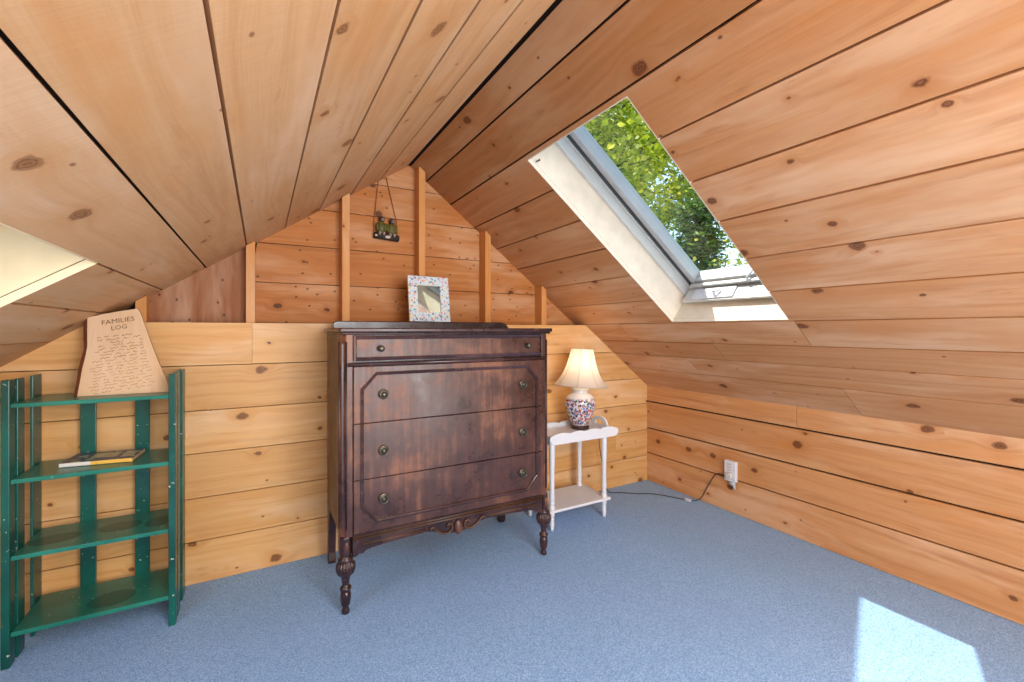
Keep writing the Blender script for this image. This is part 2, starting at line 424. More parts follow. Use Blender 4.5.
def xl(z): return max(XL, XR-(ZR-z)/SL)
def xrr(z): return min(XK, XR+(ZR-z)/SR)
def gable_rows(mb, zs, y, dy, mi, gap, xmin=-9, xmax=9, tones=(.93,1.07), joints={}):
    for i in range(len(zs)-1):
        z0,z1 = zs[i]+gap/2, zs[i+1]-gap/2
        off = (rnd.uniform(0,30),rnd.uniform(0,30)) if tones != (1,1) else (3,5); tone = rnd.uniform(*tones)
        es = [xmin]+joints.get(i,[])+[xmax]
        for k in range(len(es)-1):
            L0,L1 = max(es[k],xl(z0)),max(es[k],xl(z1)); R0,R1 = min(es[k+1],xrr(z0)),min(es[k+1],xrr(z1))
            if R0 <= L0: continue
            e = .001 if es[k] > -8 else 0
            pts = [(L0+e,y,z0),(R0,y,z0),(R1,y,z1),(L1+e,y,z1)]
            if R1 <= L1: pts = [(L0,y,z0),(R0,y,z0),((L0+R0)/2,y,z1)]
            kz = ZR-SR*(XK-XR)
            if z0 < kz < z1 and es[k+1] > XK: pts.insert(2,(XK,y,kz))
            kz = ZR-SL*(XR-XL)
            if z0 < kz < z1 and es[k] < XL: pts.append((XL,y,kz))
            ax = ((1,0,0),(0,0,1)) if tones != (1,1) else ((0,0,1),(1,0,0))
            mb.prism(pts,(0,dy,0),mi,tone*(1 if k == 0 else rnd.uniform(.96,1.05)),ax[0],ax[1],(off[0]+k*5,off[1]+k*3))
mb = MB()
gable_rows(mb,[0,.2,.404,.615,.817,1.031,1.237],YB,.022,0,.004,joints={5:[-.038],2:[2.30],1:[2.36]})
gable_rows(mb,[1.1,1.237,1.452,1.66,1.87,2.06,2.21],YS,.02,1,.004,xmin=-.045,tones=(.9,1.03))
for k in range(20): gable_rows(mb,[1.0+.04*k,1.04+.04*k],YS-.012,.02,2,.0,xmin=-.47,xmax=-.046,tones=(1,1))
gable_rows(mb,[.9,1.24],YS,.02,1,.0,xmax=-.47)
mb.box((XL-.05,YS+.021,-.06),(XK+.05,YS+.05,2.3),3)
obj('wall_back', mb, [M_bl,M_sh,M_ply,M_dark], kind='structure')
for k,(x,z0) in enumerate(((-.475,1.10),(-.045,1.10),(.41,1.10),(.844,1.10),(1.286,1.10),(1.722,1.10))):
    mb = MB(); w = .02
    zt = lambda q: ZR-(SL*(XR-q) if q < XR else SR*(q-XR))-.002
    mb.prism([(x-w,YS-.092,z0),(x+w,YS-.092,z0),(x+w,YS-.092,zt(x+w)),(x-w,YS-.092,zt(x-w))],(0,.09,0),0,1,(0,0,1),(1,0,0),(k*3.7,k*1.9))
    obj('trim_%d'%(k+1), mb, M_st, bevel=.002, kind='structure')
# knee walls
mb = MB()
plank_field(mb,(XK,0,0),YV,(0,0,1),(1,0,0),[0,.222,.42,.632,.775],Y0,YB+.02,.02,.009,None,{3:[1.42],1:[.1]},(.92,1.05))
mb.box((XK+.021,Y0,0),(XK+.05,YS,.80),1)
obj('wall_right', mb, [M_kr,M_dark], kind='structure')
mb = MB()
plank_field(mb,(XL,0,0),YV,(0,0,1),(-1,0,0),[0,.21,.41,.62,.80],Y0,YB+.02,.02,.007,None,{},(.92,1.05))
mb.box((XL-.05,Y0,0),(XL-.021,YS,.82),1)
obj('wall_left', mb, [M_kr,M_dark], kind='structure')
# rear gable behind the camera with an unseen window added to let daylight in
mb = MB()
gable_rows(mb,[0,.2,.4,.6],Y0,-.02,0,.004)
gable_rows(mb,[.6,.8,1.0,1.2,1.4,1.6],Y0,-.02,0,.004,xmax=.34)
gable_rows(mb,[.6,.8,1.0,1.2,1.4,1.6],Y0,-.02,0,.004,xmin=1.24)
gable_rows(mb,[1.6,1.8,2.0,2.21],Y0,-.02,0,.004)
obj('wall_front', mb, [M_bl], kind='structure')
w3 = shell('added_window_3',(.79,Y0,.6))
mb = MB()
for lo,hi in (((.34,Y0-.06,.6),(.39,Y0+.01,1.6)),((1.19,Y0-.06,.6),(1.24,Y0+.01,1.6)),((.39,Y0-.06,.6),(1.19,Y0+.01,.65)),((.39,Y0-.06,1.55),(1.19,Y0+.01,1.6)),((.39,Y0-.05,1.08),(1.19,Y0,1.12))): mb.box(lo,hi)
obj('window_frame', mb, M_white, w3)
mb = MB(); mb.box((.385,Y0-.03,.645),(1.195,Y0-.026,1.555)); obj('glass_pane', mb, M_glass, w3)
mb = MB(); mb.box((XL-.05,Y0-.05,-.06),(XK+.05,YS+.05,0)); obj('floor', mb, M_carpet, kind='structure')

# ------------------------------------------------------------------ roof windows
def roof_window(name, H, S, N, lining_mat, frame_mat, white=True):
    y0,y1,s0,s1 = H; o = RIDGE
    root = shell(name, o+S*s1+YV*((y0+y1)/2))
    B = lambda mb,u,s,n,mi=0: mb.obox(o,YV,S,N,u,s,n,mi,1,(s1*3+u[0],s[0]))
    D = .175; m0 = s0; s0 = s0-TOPX      # the window runs up behind the ceiling boards above its mouth
    # lining boards round the opening
    for u,s in (((y1,y1+.02),(s0-.02,s1+.02)),((y0-.02,y0),(s0-.02,s1+.02)),((y0,y1),(s1,s1+.02)),((y0,y1),(s0-.02,s0))):
        mb = MB(); B(mb,u,s,(.0237,D+.02)); obj('reveal_board',mb,lining_mat,root)
    # thin plank-edge strip around the mouth
    mb = MB(); e=.004
    for u,s in (((y1-e,y1+.001),(m0,s1)),((y0-.001,y0+e),(m0,s1)),((y0+e,y1-e),(s1-e,s1+.001)),((y0+e,y1-e),(m0-.001,m0+e))): B(mb,u,s,(.0,.021))
    obj('mouth_edge',mb,lining_mat,root)
    mb = MB(); e2=.0015
    for u,s in (((y1-e2,y1+.004),(m0,s1)),((y0-.004,y0+e2),(m0,s1)),((y0+e2,y1-e2),(s1-e2,s1+.004))): B(mb,u,s,(.0211,.0236))
    obj('shadow_gap',mb,M_dark,root)
    # outer frame: stepped profile
    mb = MB()
    for ins,n0,n1 in ((.022,D+.005,D+.055),(.034,D+.05,D+.16)):
        for u,s in (((y1-ins,y1+.03),(s0-.03,s1+.03)),((y0-.03,y0+ins),(s0-.03,s1+.03)),((y0+ins,y1-ins),(s1-ins,s1+.03)),((y0+ins,y1-ins),(s0-.03,s0+ins))): B(mb,u,s,(n0,n1))
    obj('window_frame',mb,frame_mat,root,bevel=.003)
    mb = MB(); i0=.036
    for u,s in (((y1-i0-.005,y1-i0),(s0+i0,s1-i0)),((y0+i0,y0+i0+.005),(s0+i0,s1-i0)),((y0+i0,y1-i0),(s1-i0-.005,s1-i0)),((y0+i0,y1-i0),(s0+i0,s0+i0+.005))): B(mb,u,s,(D+.058,D+.15))
    obj('gasket',mb,M_greyd,root)
    sash = None
    mb = MB(); a,b_ = .042,.078
    for u,s in (((y1-b_,y1-a),(s0+a,s1-.036)),((y0+a,y0+b_),(s0+a,s1-.036)),((y0+b_,y1-b_),(s1-.066,s1-.036)),((y0+b_,y1-b_),(s0+a,s0+b_))): B(mb,u,s,(D+.07,D+.145))
    sash = obj('sash',mb,frame_mat,root,bevel=.004)
    mb = MB(); B(mb,(y0+b_-.004,y1-b_+.004),(s0+b_-.004,s1-.062),(D+.118,D+.124)); obj('glass_pane',mb,M_glass,sash)
    return root, o, B, D
w1,o1,B1,D1 = roof_window('window_1',HR,RS,RN,M_cream,M_grey)
y0,y1,s0,s1 = HR
mb = MB(); B1(mb,(y0+.02,y1-.03),(s1-.034,s1-.02),(D1-.055,D1+.03)); ll = obj('sill_ledge',mb,M_grey,w1,bevel=.003,label='grey metal bottom ledge')
mb = MB(); B1(mb,(y1-.34,y1-.09),(s1-.042,s1-.034),(D1-.045,D1+.025)); lp = obj('latch_plate',mb,M_white,w1,bevel=.002,label='white latch plate')
mb = MB(); q = o1+RS*(s1-.05)+YV*(y1-.24)+RN*(D1-.01)
mb.tube([q+YV*(.03-.004*k)+RS*(-.012*math.sin(PI*k/12))-RN*(.022*math.sin(PI*k/12)-.012) for k in range(13)],.006,8); obj('latch_hook',mb,M_white,lp)
mb = MB(); q = o1+RS*(s1-.052)+YV*(y1-.40)+RN*(D1+.03)
mb.tube([q,q+RN*.02+RS*(-.02),q+RN*.075-YV*.028+RS*(-.03)],.006,8); obj('latch_arm',mb,M_white,w1)
for ss,nn in ((.40,.02),(.10,.02)):
    q = o1+RS*ss+RN*.03+YV*(y1-.001); mb = MB()
    mb.tube([q,q-YV*.012,q-YV*.014+RN*.012+RS*.006,q-YV*.004+RN*.022+RS*.004],.0028,6); obj('hook',mb,M_greyd,w1)
mb = MB(); B1(mb,(y0+.05,y1-.05),(s1-.058,s1-.044),(D1+.035,D1+.058)); obj('vent_bar',mb,M_grey,w1,bevel=.004)
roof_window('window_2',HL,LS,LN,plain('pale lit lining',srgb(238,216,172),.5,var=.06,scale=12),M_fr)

# ------------------------------------------------------------------ chest of drawers
DX = (.30+1.33)/2
ch = thing('chest_of_drawers','tall antique dark walnut chest of four drawers on turned legs against the pine wall','chest of drawers',(DX,2.22,0))
YF = 1.965
mb = MB(); mb.box((.30,2.0,.30),(1.33,2.47,1.18)); obj('case', mb, M_ds, ch, bevel=.003)
for sgn in (-1,1):
    X = lambda x: DX+sgn*(x-DX)*-1 if sgn == 1 else x
    mb = MB(); pts = [(X(.306),2.06),(X(.288),2.05),(X(.288),1.995),(X(.312),YF),(X(.338),YF),(X(.338),2.06)]
    mb.prism([(x,y,.325) for x,y in pts],(0,0,.857)); p = obj('corner_post', mb, M_dw, ch, bevel=.002)
    mb = MB()
    mb.tube([(X(.2885),1.996,.36),(X(.2885),1.996,1.15)],.0045,6); mb.tube([(X(.3115),YF,.36),(X(.3115),YF,1.15)],.0045,6)
    mb.box((min(X(.2955),X(.3045)),1.9765,.37),(max(X(.2955),X(.3045)),1.9855,1.14))
    obj('reeding', mb, M_dd, p)
mb = MB(); mb.box((.284,1.942,1.190),(1.346,2.485,1.209)); mb.box((.290,1.952,1.180),(1.340,2.48,1.191)); obj('top', mb, M_dd, ch, bevel=.005)
mb = MB(); mb.prism([(.318,2.40,1.207),(1.34,2.40,1.207),(1.315,2.40,1.238),(1.29,2.40,1.246),(.335,2.40,1.246),(.318,2.40,1.238)],(0,.065,0)); obj('back_rail', mb, M_dd, ch, bevel=.004)
mb = MB(); mb.box((.337,1.972,.30),(1.293,2.02,1.181)); obj('front_frame', mb, M_dd, ch)
def pull(parent, x, z, big):
    mb = MB()
    if big:
        mb.lathe([(.0215,0),(.0215,.003),(.019,.006),(.013,.005),(.010,.008),(.008,.014),(.004,.016)],(x,1.953,z),24,axis=(0,-1,0))
        mb.tube([(x+.0165*math.cos(a),1.942-.004*math.sin(a*.5)**2,z-.003+.0165*math.sin(a)) for a in [2*PI*k/24 for k in range(24)]],.0028,8,closed=True)
    else:
        mb.lathe([(.012,0),(.012,.003),(.006,.006),(.006,.012),(.013,.016),(.014,.02),(.010,.026),(.003,.028)],(x,1.957,z),20,axis=(0,-1,0))
    obj('drawer_pull' , mb, M_brass, parent, label='aged brass ring pull' if big else 'small aged brass knob')
# top drawer
mb = MB(); mb.box((.342,1.960,1.068),(1.288,1.99,1.176)); d = obj('drawer', mb, M_dw, ch, bevel=.002)
mb = MB(); mb.tube([(.351,1.957,1.076),(1.279,1.957,1.076),(1.279,1.957,1.168),(.351,1.957,1.168)],.0065,6,closed=True,smooth=False); obj('moulding', mb, M_dm, d)
for x in (.452,1.198): pull(d,x,1.120,False)
mb = MB(); mb.tube([(.318,1.955,1.053),(1.312,1.955,1.053)],.0085,10); obj('waist_moulding', mb, M_dm, ch)
ox0,ox1,oz0,oz1,cx_,cz_ = .375,1.255,.378,1.012,.06,.066
for (z0,z1,zp) in ((.803,1.043,.922),(.563,.799,.678),(.335,.559,.470)):
    mb = MB(); mb.box((.341,1.957,z0),(1.289,1.99,z1)); d = obj('drawer', mb, M_dw, ch, bevel=.0015)
    mb = MB(); yy = 1.953
    if .5 < z0 < .7:
        mb.tube([(ox0,yy,z0+.001),(ox0,yy,z1-.001)],.007,6,smooth=False); obj('moulding', mb, M_dm, d); mb = MB()
    if z1 > 1.0: mb.tube([(ox0,yy,z0+.001),(ox0,yy,oz1-cz_),(ox0+cx_,yy,oz1),(ox1-cx_,yy,oz1),(ox1,yy,oz1-cz_),(ox1,yy,z0+.001)],.007,6,smooth=False)
    elif z0 > .5:
        mb.tube([(ox1,yy,z0+.001),(ox1,yy,z1-.001)],.007,6,smooth=False)
    else: mb.tube([(ox0,yy,z1-.001),(ox0,yy,oz0+cz_),(ox0+cx_,yy,oz0),(ox1-cx_,yy,oz0),(ox1,yy,oz0+cz_),(ox1,yy,z1-.001)],.007,6,smooth=False)
    obj('moulding', mb, M_dm, d)
    for x in (.464,1.168): pull(d,x,zp,True)
# apron
half = [(.338,.242),(.352,.238),(.366,.250),(.378,.246),(.392,.258),(.42,.264),(.50,.268),(.60,.272),(.655,.276),(.70,.268),(.74,.252),(.775,.244),(DX,.240)]
bot = half+[(2*DX-x,z) for x,z in reversed(half[:-1])]
mb = MB(); mb.prism([(x,1.962,z) for x,z in bot]+[(2*DX-.338,1.962,.332),(.338,1.962,.332)],(0,.03,0)); ap = obj('apron', mb, M_dd, ch)
mb = MB()
for z in (.323,.311): mb.tube([(.34,1.960,z),(1.29,1.960,z)],.004,6)
for a,b in ((.37,.655),(.975,1.26)): mb.tube([(a,1.960,.287),(b,1.960,.287)],.0045,6)
obj('bead', mb, M_ds, ap, label='worn double bead lines')
mb = MB()
for sg in (-1,1):
    f = lambda dx,z: (DX+sg*dx,1.955,z)
    pts = [f(.132,.280),f(.138,.286),f(.130,.293),f(.120,.288)]
    pts += [f(.112,.279),f(.098,.266),f(.082,.256),f(.064,.250),f(.046,.252),f(.034,.262),f(.030,.276),f(.036,.289),f(.048,.293),f(.056,.286),f(.052,.277)]
    mb.tube(pts,.0045,8)
obj('scroll_carving', mb, M_ds, ap)
mb = MB(); mb.ell((DX,1.957,.268),(.021,.014,.036)); obj('oval_boss', mb, M_dw, ap)
def gad(h,a):
    k = max(0,1-abs(h-.195)/.035); return 1+.20*min(1,k*1.6)*(abs(math.cos(8*a))**.6-.7)
prof = [(.012,.0),(.016,.004),(.017,.014),(.013,.024),(.012,.03),(.018,.04),(.021,.06),(.022,.078),(.019,.094),(.015,.098),(.022,.102),(.024,.108),(.022,.114),(.015,.118),(.0145,.13),(.018,.152),(.022,.162),(.033,.172),(.038,.188),(.038,.204),(.034,.216),(.026,.222),(.031,.228),(.031,.236),(.020,.242),(.020,.25)]
for x in (.313,2*DX-.313):
    mb = MB(); mb.lathe(prof,(x,1.984,0),96,flute=gad)
    lg = obj('front_leg', mb, M_dd, ch)
    mb = MB(); mb.prism([(x-.025,1.99,.248),(x-.025,1.983,.248),(x-.012,1.964,.248),(x+.012,1.964,.248),(x+.025,1.983,.248),(x+.025,2.03,.248),(x-.025,2.03,.248)],(0,0,.078)); blk = obj('leg_block', mb, M_dd, lg, bevel=.003)
    mb = MB(); mb.ell((x,1.963,.287),(.011,.007,.024)); obj('oval_boss', mb, M_dw, blk)
for x,s in ((.318,-1),(2*DX-.318,1)):
    mb = MB()
    mb.prism([(x-.018,2.47,.31),(x-.018,2.38,.31),(x-.018,2.42,.20),(x-.018,2.435,.06),(x-.018,2.43,.02),(x-.018,2.44,0),(x-.018,2.48,0),(x-.018,2.475,.06)],(.036,0,0)); obj('rear_leg', mb, M_dd, ch, bevel=.004)

# ------------------------------------------------------------------ floral mirror frame on the chest
fx, fy, fz = .838, 2.418, 1.2465
fr = thing('mirror','small upright mirror in a pale floral painted frame on top of the chest of drawers','mirror',(fx,fy,fz))
W2,Hh,tilt = .12,.262,math.radians(9)
U_,V_,N_ = Vector((1,0,-.012)).normalized(), Vector((0,math.sin(tilt),math.cos(tilt))), Vector((0,-math.cos(tilt),math.sin(tilt)))
O_ = Vector((fx,fy,fz+.0015))
def FB(mb,u,v,w): mb.obox(O_,U_,V_,N_,u,v,w)
mb = MB(); bw=.052
for u,v in (((-W2,-W2+bw),(0,Hh)),((W2-bw,W2),(0,Hh)),((-W2+bw,W2-bw),(0,bw)),((-W2+bw,W2-bw),(Hh-bw,Hh))): FB(mb,u,v,(-.014,.0))
obj('frame',mb,M_frame,fr,label='pale wooden frame painted with blue and pink flowers')
mb = MB(); FB(mb,(-W2+bw-.003,W2-bw+.003),(bw-.003,Hh-bw+.003),(-.012,-.007)); obj('mirror_glass',mb,M_mirror,fr)
mb = MB(); mb.prism([O_+U_*-.03+V_*.2-N_*.0145, O_+U_*.03+V_*.2-N_*.0145, Vector((fx+.03,2.462,fz)), Vector((fx-.03,2.462,fz))],(0,.003,0)); obj('easel_back',mb,M_dark,fr)

# ------------------------------------------------------------------ hanging ornament
orn = thing('hanging_ornament','small hanging ornament of two green figures seated on a dark log between wall studs','ornament',(.648,2.655,1.70))
mb = MB(); mb.tube([(.575,2.655,1.738),(.72,2.655,1.728)],.019,12); 
mb.ell((.652,2.637,1.730),(.017,.006,.009),1); mb.ell((.585,2.640,1.735),(.009,.006,.007),1); obj('log',mb,[plain('dark bark',srgb(52,42,34),.8,var=.3,scale=60),plain('pale cut wood',srgb(196,186,170),.7)],orn)
M_gf = plain('moss green figure',srgb(88,84,32),.55,var=.25,scale=50); M_hd = plain('dark brown head',srgb(66,46,40),.6,var=.3,scale=70); M_ck = plain('grey cheek',srgb(150,132,130),.6)
for x,z in ((.617,1.785),(.678,1.779)):
    mb = MB(); mb.ell((x,2.652,z),(.027,.022,.038)); mb.ell((x-.024,2.65,z+.002),(.009,.014,.026)); mb.ell((x+.024,2.65,z+.002),(.009,.014,.026))
    f = obj('figure',mb,M_gf,orn)
    mb = MB(); mb.ell((x+.002,2.648,z+.047),(.017,.016,.019)); mb.lathe([(.005,0),(.001,.012)],(x+.002,2.634,z+.044),8,axis=(0,-1,-.2)); obj('head',mb,M_hd,f)
    mb = MB(); mb.ell((x+.004,2.635,z+.045),(.009,.005,.009)); obj('face',mb,M_ck,f)
    mb = MB()
    for s in (-1,1): mb.ell((x+s*.012,2.638,z-.036),(.008,.012,.013))
    obj('feet',mb,M_ck,f)
mb = MB(); mb.tube([(.578,2.662,1.745),(.578,2.665,1.815),(.606,2.672,2.083)],.0022,6); mb.tube([(.716,2.662,1.735),(.712,2.665,1.825),(.652,2.672,2.083)],.0022,6); mb.tube([(.600,2.672,2.083),(.658,2.672,2.083)],.003,6)
obj('string',mb,plain('brown twine',srgb(150,88,44),.9),orn)
orn.location.z += .018

# ------------------------------------------------------------------ green slatted shelf unit
sx0,sx1 = -.798,-.302
su = thing('shelf_unit','green painted wooden slatted shelf unit with four shelves at the left','shelf',((sx0+sx1)/2,2.37,0))
for x0 in (sx0,sx1-.023):
    for k,(a,b_) in enumerate(((2.245,2.287),(2.31,2.365),(2.435,2.5135))):
        mb = MB(); mb.box((x0+(.013 if k and x0 == sx0 else 0),a,0),(x0+.023,b_,1.022)); obj('side_slat',mb,M_green,su,bevel=.0025)
marks = {2:[(-.69,2.36,.075,.05),(-.50,2.38,.07,.05),(-.375,2.36,.045,.055)],3:[(-.52,2.34,.075,.06)]}
for k,z in enumerate((.938,.667,.394,.123)):
    mb = MB(); mb.box((sx0+.0235,2.25,z-.016),(sx1-.0235,2.5135,z))
    for (x,y,a,b_) in marks.get(k,[]):
        mb.poly([(min(x+a*math.cos(q),sx1-.025),y+b_*math.sin(q),z+.0006) for q in [2*PI*i/32 for i in range(32)]],1)
    obj('shelf',mb,[M_green_s,M_grn2],su,bevel=.002)
for x0,x1 in ((-.66,-.61),(-.481,-.431)):
    mb = MB(); mb.box((x0,2.514,.06),(x1,2.527,.93)); obj('back_slat',mb,M_green,su,bevel=.002)

# ------------------------------------------------------------------ carved log slab on the shelf
sl = thing('log_slab','pale live-edge log slab with burnt handwriting standing on the top green shelf','wooden plaque',(-.49,2.38,.939))
lean = Vector((0,.10,.36)).normalized()
Pf = lambda x,h: Vector((x,2.352,.939))+lean*h+Vector((0,0,0))
front = [(-.626,0),(-.340,0),(-.340,.028),(-.362,.085),(-.385,.145),(-.412,.225),(-.432,.29),(-.452,.352),(-.462,.366),(-.52,.353),(-.575,.338),(-.618,.324),(-.614,.26),(-.610,.20),(-.613,.16),(-.619,.11),(-.622,.06)]
back = [(x-(.022 if i > 10 or i == 0 else 0)+random.uniform(-.002,.002), h+(.012 if 8 <= i <= 11 else 0)) for i,(x,h) in enumerate(front)]
nb = Vector((0,lean.z,-lean.y))
mb = MB(); A = [mb.bm.verts.new(Pf(x,h)) for x,h in front]; Bk = [mb.bm.verts.new(Pf(x,h)+nb*.042) for x,h in back]
n = len(front); f = mb.bm.faces.new(A); f.material_index = 0; f2 = mb.bm.faces.new(list(reversed(Bk)))
for i in range(n):
    j = (i+1)%n; ff = mb.bm.faces.new((A[i],A[j],Bk[j],Bk[i])); ff.material_index = 1 if i >= 8 else 0
for ff in mb.bm.faces:
    ff[mb.tn] = 1
    for l in ff.loops: l[mb.uv].uv = (l.vert.co.z*.8+4.4, l.vert.co.x*.8+7.7)
slab = obj('slab',mb,[wood('pale sawn slab',srgb(226,196,160),srgb(214,180,142),srgb(194,156,116),srgb(170,118,74),.7,.1,1,.0,.6), plain('live edge bark',srgb(150,88,58),.9,var=.35,scale=40)],sl)
M_burn = plain('burnt lettering',srgb(120,80,50),.9)
def text_mesh(body, size):
    cu = bpy.data.curves.new('lettering','FONT'); cu.body = body; cu.size = size; cu.align_x = 'CENTER'; cu.resolution_u = 2
    o = bpy.data.objects.new('lettering',cu); C.objects.link(o)
    bpy.context.view_layer.update()
    me = bpy.data.meshes.new_from_object(o.evaluated_get(bpy.context.evaluated_depsgraph_get()))
    bpy.data.objects.remove(o); polys = [[me.vertices[i].co.copy() for i in p.vertices] for p in me.polygons]
    bpy.data.meshes.remove(me); return polys
fn = -nb
def on_slab(x,h): return Pf(x,h)+fn*.0012
mb = MB(); rot = .2
for body,size,cx,chh in (('FAMILIES',.028,-.520,.302),('LOG',.026,-.515,.274)):
    for p in text_mesh(body,size):
        mb.poly([on_slab(cx+q.x*math.cos(rot)-q.y*math.sin(rot)*.6, chh+q.x*math.sin(rot)+q.y*math.cos(rot)) for q in p])
obj('lettering',mb,M_burn,slab,label='burnt title lettering')
mb = MB(); rr = random.Random(4)
for row in range(19):
    h = .252-row*.0128; L = -.588 if h > .15 else -.598+.0; Rr = -.345-(h)*.27-.03
    x = L+rr.uniform(0,.02)
    while x < Rr-.01:
        w = rr.uniform(.012,.045)
        if row < 4 and rr.random() < .3: x += w; continue
        a = x; slope = .14; prev = None
        while a < min(x+w,Rr):
            hh = h+(a+.48)*slope+rr.uniform(-.004,.004); pt = (a,hh)
            if prev:
                d = Vector((pt[0]-prev[0],pt[1]-prev[1])); nn = Vector((-d.y,d.x)).normalized()*(.00085 if row < 8 else .0006)
                mb.poly([on_slab(prev[0]+nn.x,prev[1]+nn.y),on_slab(prev[0]-nn.x,prev[1]-nn.y),on_slab(pt[0]-nn.x,pt[1]-nn.y),on_slab(pt[0]+nn.x,pt[1]+nn.y)])
            prev = pt; a += rr.uniform(.0018,.0045)
        x += w+rr.uniform(.006,.014)
obj('handwriting',mb,plain('faint burnt script',srgb(146,104,68),.9),slab,label='rows of faint burnt handwriting')

# ------------------------------------------------------------------ paperback on the second shelf
bk = thing('paperback_book','thin paperback with blue cover and white and yellow spine on the second green shelf','book',(-.54,2.33,.668))
bz = .6685; q0,q1,q2,q3 = (-.678,2.352),(-.452,2.318),(-.44,2.478),(-.664,2.508)
M_cov = floral('printed cover',srgb(74,84,110),26,[srgb(60,70,96),srgb(120,124,120),srgb(190,180,140),srgb(52,60,88)],.5)
mb = MB(); mb.prism([(x,y,bz+.0015) for x,y in (q0,q1,q2,q3)],(0,0,.0125)); obj('pages',mb,plain('page edges',srgb(206,170,128),.8),bk)
up = lambda p,z: (p[0],p[1],z)
mb = MB(); mb.prism([up(p,bz+.0142) for p in (q0,q1,q2,q3)],(0,0,.0012)); mb.prism([up(p,bz) for p in (q0,q1,q2,q3)],(0,0,.0012)); 
lerp = lambda a,b,t: (a[0]+(b[0]-a[0])*t,a[1]+(b[1]-a[1])*t)
c0,c1,c2,c3 = [lerp(lerp(q0,q1,s),lerp(q3,q2,s),t) for s,t in ((.32,.3),(.70,.3),(.70,.8),(.32,.8))]
mb.poly([up(p,bz+.0158) for p in (c0,c1,c2,c3)],1)
c0,c1,c2,c3 = [lerp(lerp(q0,q1,s),lerp(q3,q2,s),t) for s,t in ((.78,.2),(.96,.2),(.96,.8),(.78,.8))]
mb.poly([up(p,bz+.0158) for p in (c0,c1,c2,c3)],1)
obj('cover',mb,[M_cov,plain('pale cover picture',srgb(186,180,142),.4,var=.2,scale=30)],bk)
mb = MB(); qm = lerp(q0,q1,.42)
mb.prism([up(q0,bz+.001),up(qm,bz+.001),up((qm[0],qm[1]-.0015),bz+.001),up((q0[0],q0[1]-.0015),bz+.001)],(0,0,.0138),0)
mb.prism([up(qm,bz+.001),up(q1,bz+.001),up((q1[0],q1[1]-.0015),bz+.001),up((qm[0],qm[1]-.0015),bz+.001)],(0,0,.0138),1)
obj('spine',mb,[plain('white spine',srgb(226,226,220),.4),plain('yellow spine',srgb(240,190,84),.4)],bk,label='white and yellow spine')

# ------------------------------------------------------------------ white side table
tx0,tx1,ty0,ty1 = 1.488,2.0,2.165,2.46
tb = thing('side_table','small white painted tray-top side table with turned legs beside the chest','side table',((tx0+tx1)/2,(ty0+ty1)/2,0))
mb = MB(); mb.box((tx0,ty0+.014,.535),(tx1-.005,ty1-.014,.551)); obj('tray_bottom',mb,M_white,tb)
def scal():
    top = []
    X0,X1 = tx0-.005,tx1+.018
    n=48
    for i in range(n+1):
        t = i/n; x = X0+.03+(X1-X0-.06)*t
        z = .573+.010*abs(math.sin(PI*(t*4+.0)))**.7
        top.append((x,z))
    e = [(X1-.018,.571),(X1-.006,.566),(X1,.553),(X1-.002,.538),(X1-.012,.524),(X1-.03,.516)]
    w = [(X0+.03,.516),(X0+.012,.524),(X0+.002,.538),(X0,.553),(X0+.006,.566),(X0+.018,.571)]
    return top+e+w
for y in (ty0,ty1-.014):
    mb = MB(); mb.prism([(x,y,z) for x,z in scal()],(0,.014,0)); obj('scalloped_side',mb,M_white,tb,bevel=.002)
for x in (tx0+.004,tx1-.018):
    ym = (ty0+ty1)/2; ro,ri = .062,.038
    mb = MB()
    mb.prism([(x,ty0+.0145,.517),(x,ty1-.0145,.517),(x,ty1-.0145,.566),(x,ty0+.0145,.566)],(.014,0,0))
    N=20
    for i in range(N):
        a0,a1 = PI*i/N,PI*(i+1)/N
        P = lambda r,a,k=1.0: (x,ym-r*1.25*math.cos(a),.5655+r*math.sin(a)*.92)
        mb.prism([P(ro,a0),P(ro,a1),P(ri,a1),P(ri,a0)],(.014,0,0))
    obj('handle_end',mb,M_white,tb)
lp_ = [(.009,0),(.011,.012),(.0135,.04),(.0135,.052),(.010,.056),(.0135,.062),(.0135,.074),(.010,.078),(.0145,.084),(.0165,.10),(.0165,.15),(.012,.155),(.016,.162),(.016,.172),(.012,.178),(.0155,.185),(.0165,.205),(.0145,.225),(.0135,.32),(.0165,.40),(.017,.44),(.017,.52),(.017,.536)]
for x,ys in ((1.515,(2.192,2.438)),(1.92,(2.192,2.446))):
    for y in ys:
        mb = MB(); mb.lathe(lp_,(x,y,0),20); obj('leg',mb,M_white,tb)
mb = MB(); mb.box((1.488,2.168,.112),(1.955,2.462,.128)); obj('lower_shelf',mb,M_white,tb,bevel=.002)

# ------------------------------------------------------------------ table lamp
lx,ly,lz = 1.838,2.335,.5515
lm = thing('table_lamp','lit table lamp with floral porcelain jar base and cream bell shade on white table','lamp',(lx,ly,lz))
mb = MB(); mb.lathe([(.058,0),(.060,.004),(.060,.014),(.053,.02),(.05,.022)],(lx,ly,lz),36); obj('base',mb,plain('dark lamp base',srgb(72,44,40),.35),lm)
mb = MB(); mb.lathe([(.050,.022),(.056,.03),(.070,.06),(.086,.10),(.098,.14),(.102,.165),(.099,.19),(.086,.212),(.066,.228),(.054,.234),(.050,.242),(.053,.250),(.050,.254)],(lx,ly,lz),48); obj('jar',mb,M_vase,lm,label='porcelain jar with blue and red flowers')
mb = MB(); mb.lathe([(.054,.254),(.058,.258),(.058,.270),(.050,.278),(.02,.282),(.012,.29),(.012,.33),(.018,.335),(.018,.36)],(lx,ly,lz),32); obj('cap',mb,M_bulb,lm)
tl = Vector((.06,.0,1)).normalized()
e1 = Vector((tl.z,0,-tl.x)); e2 = tl.cross(e1)
so = Vector((lx-.012,ly,lz))
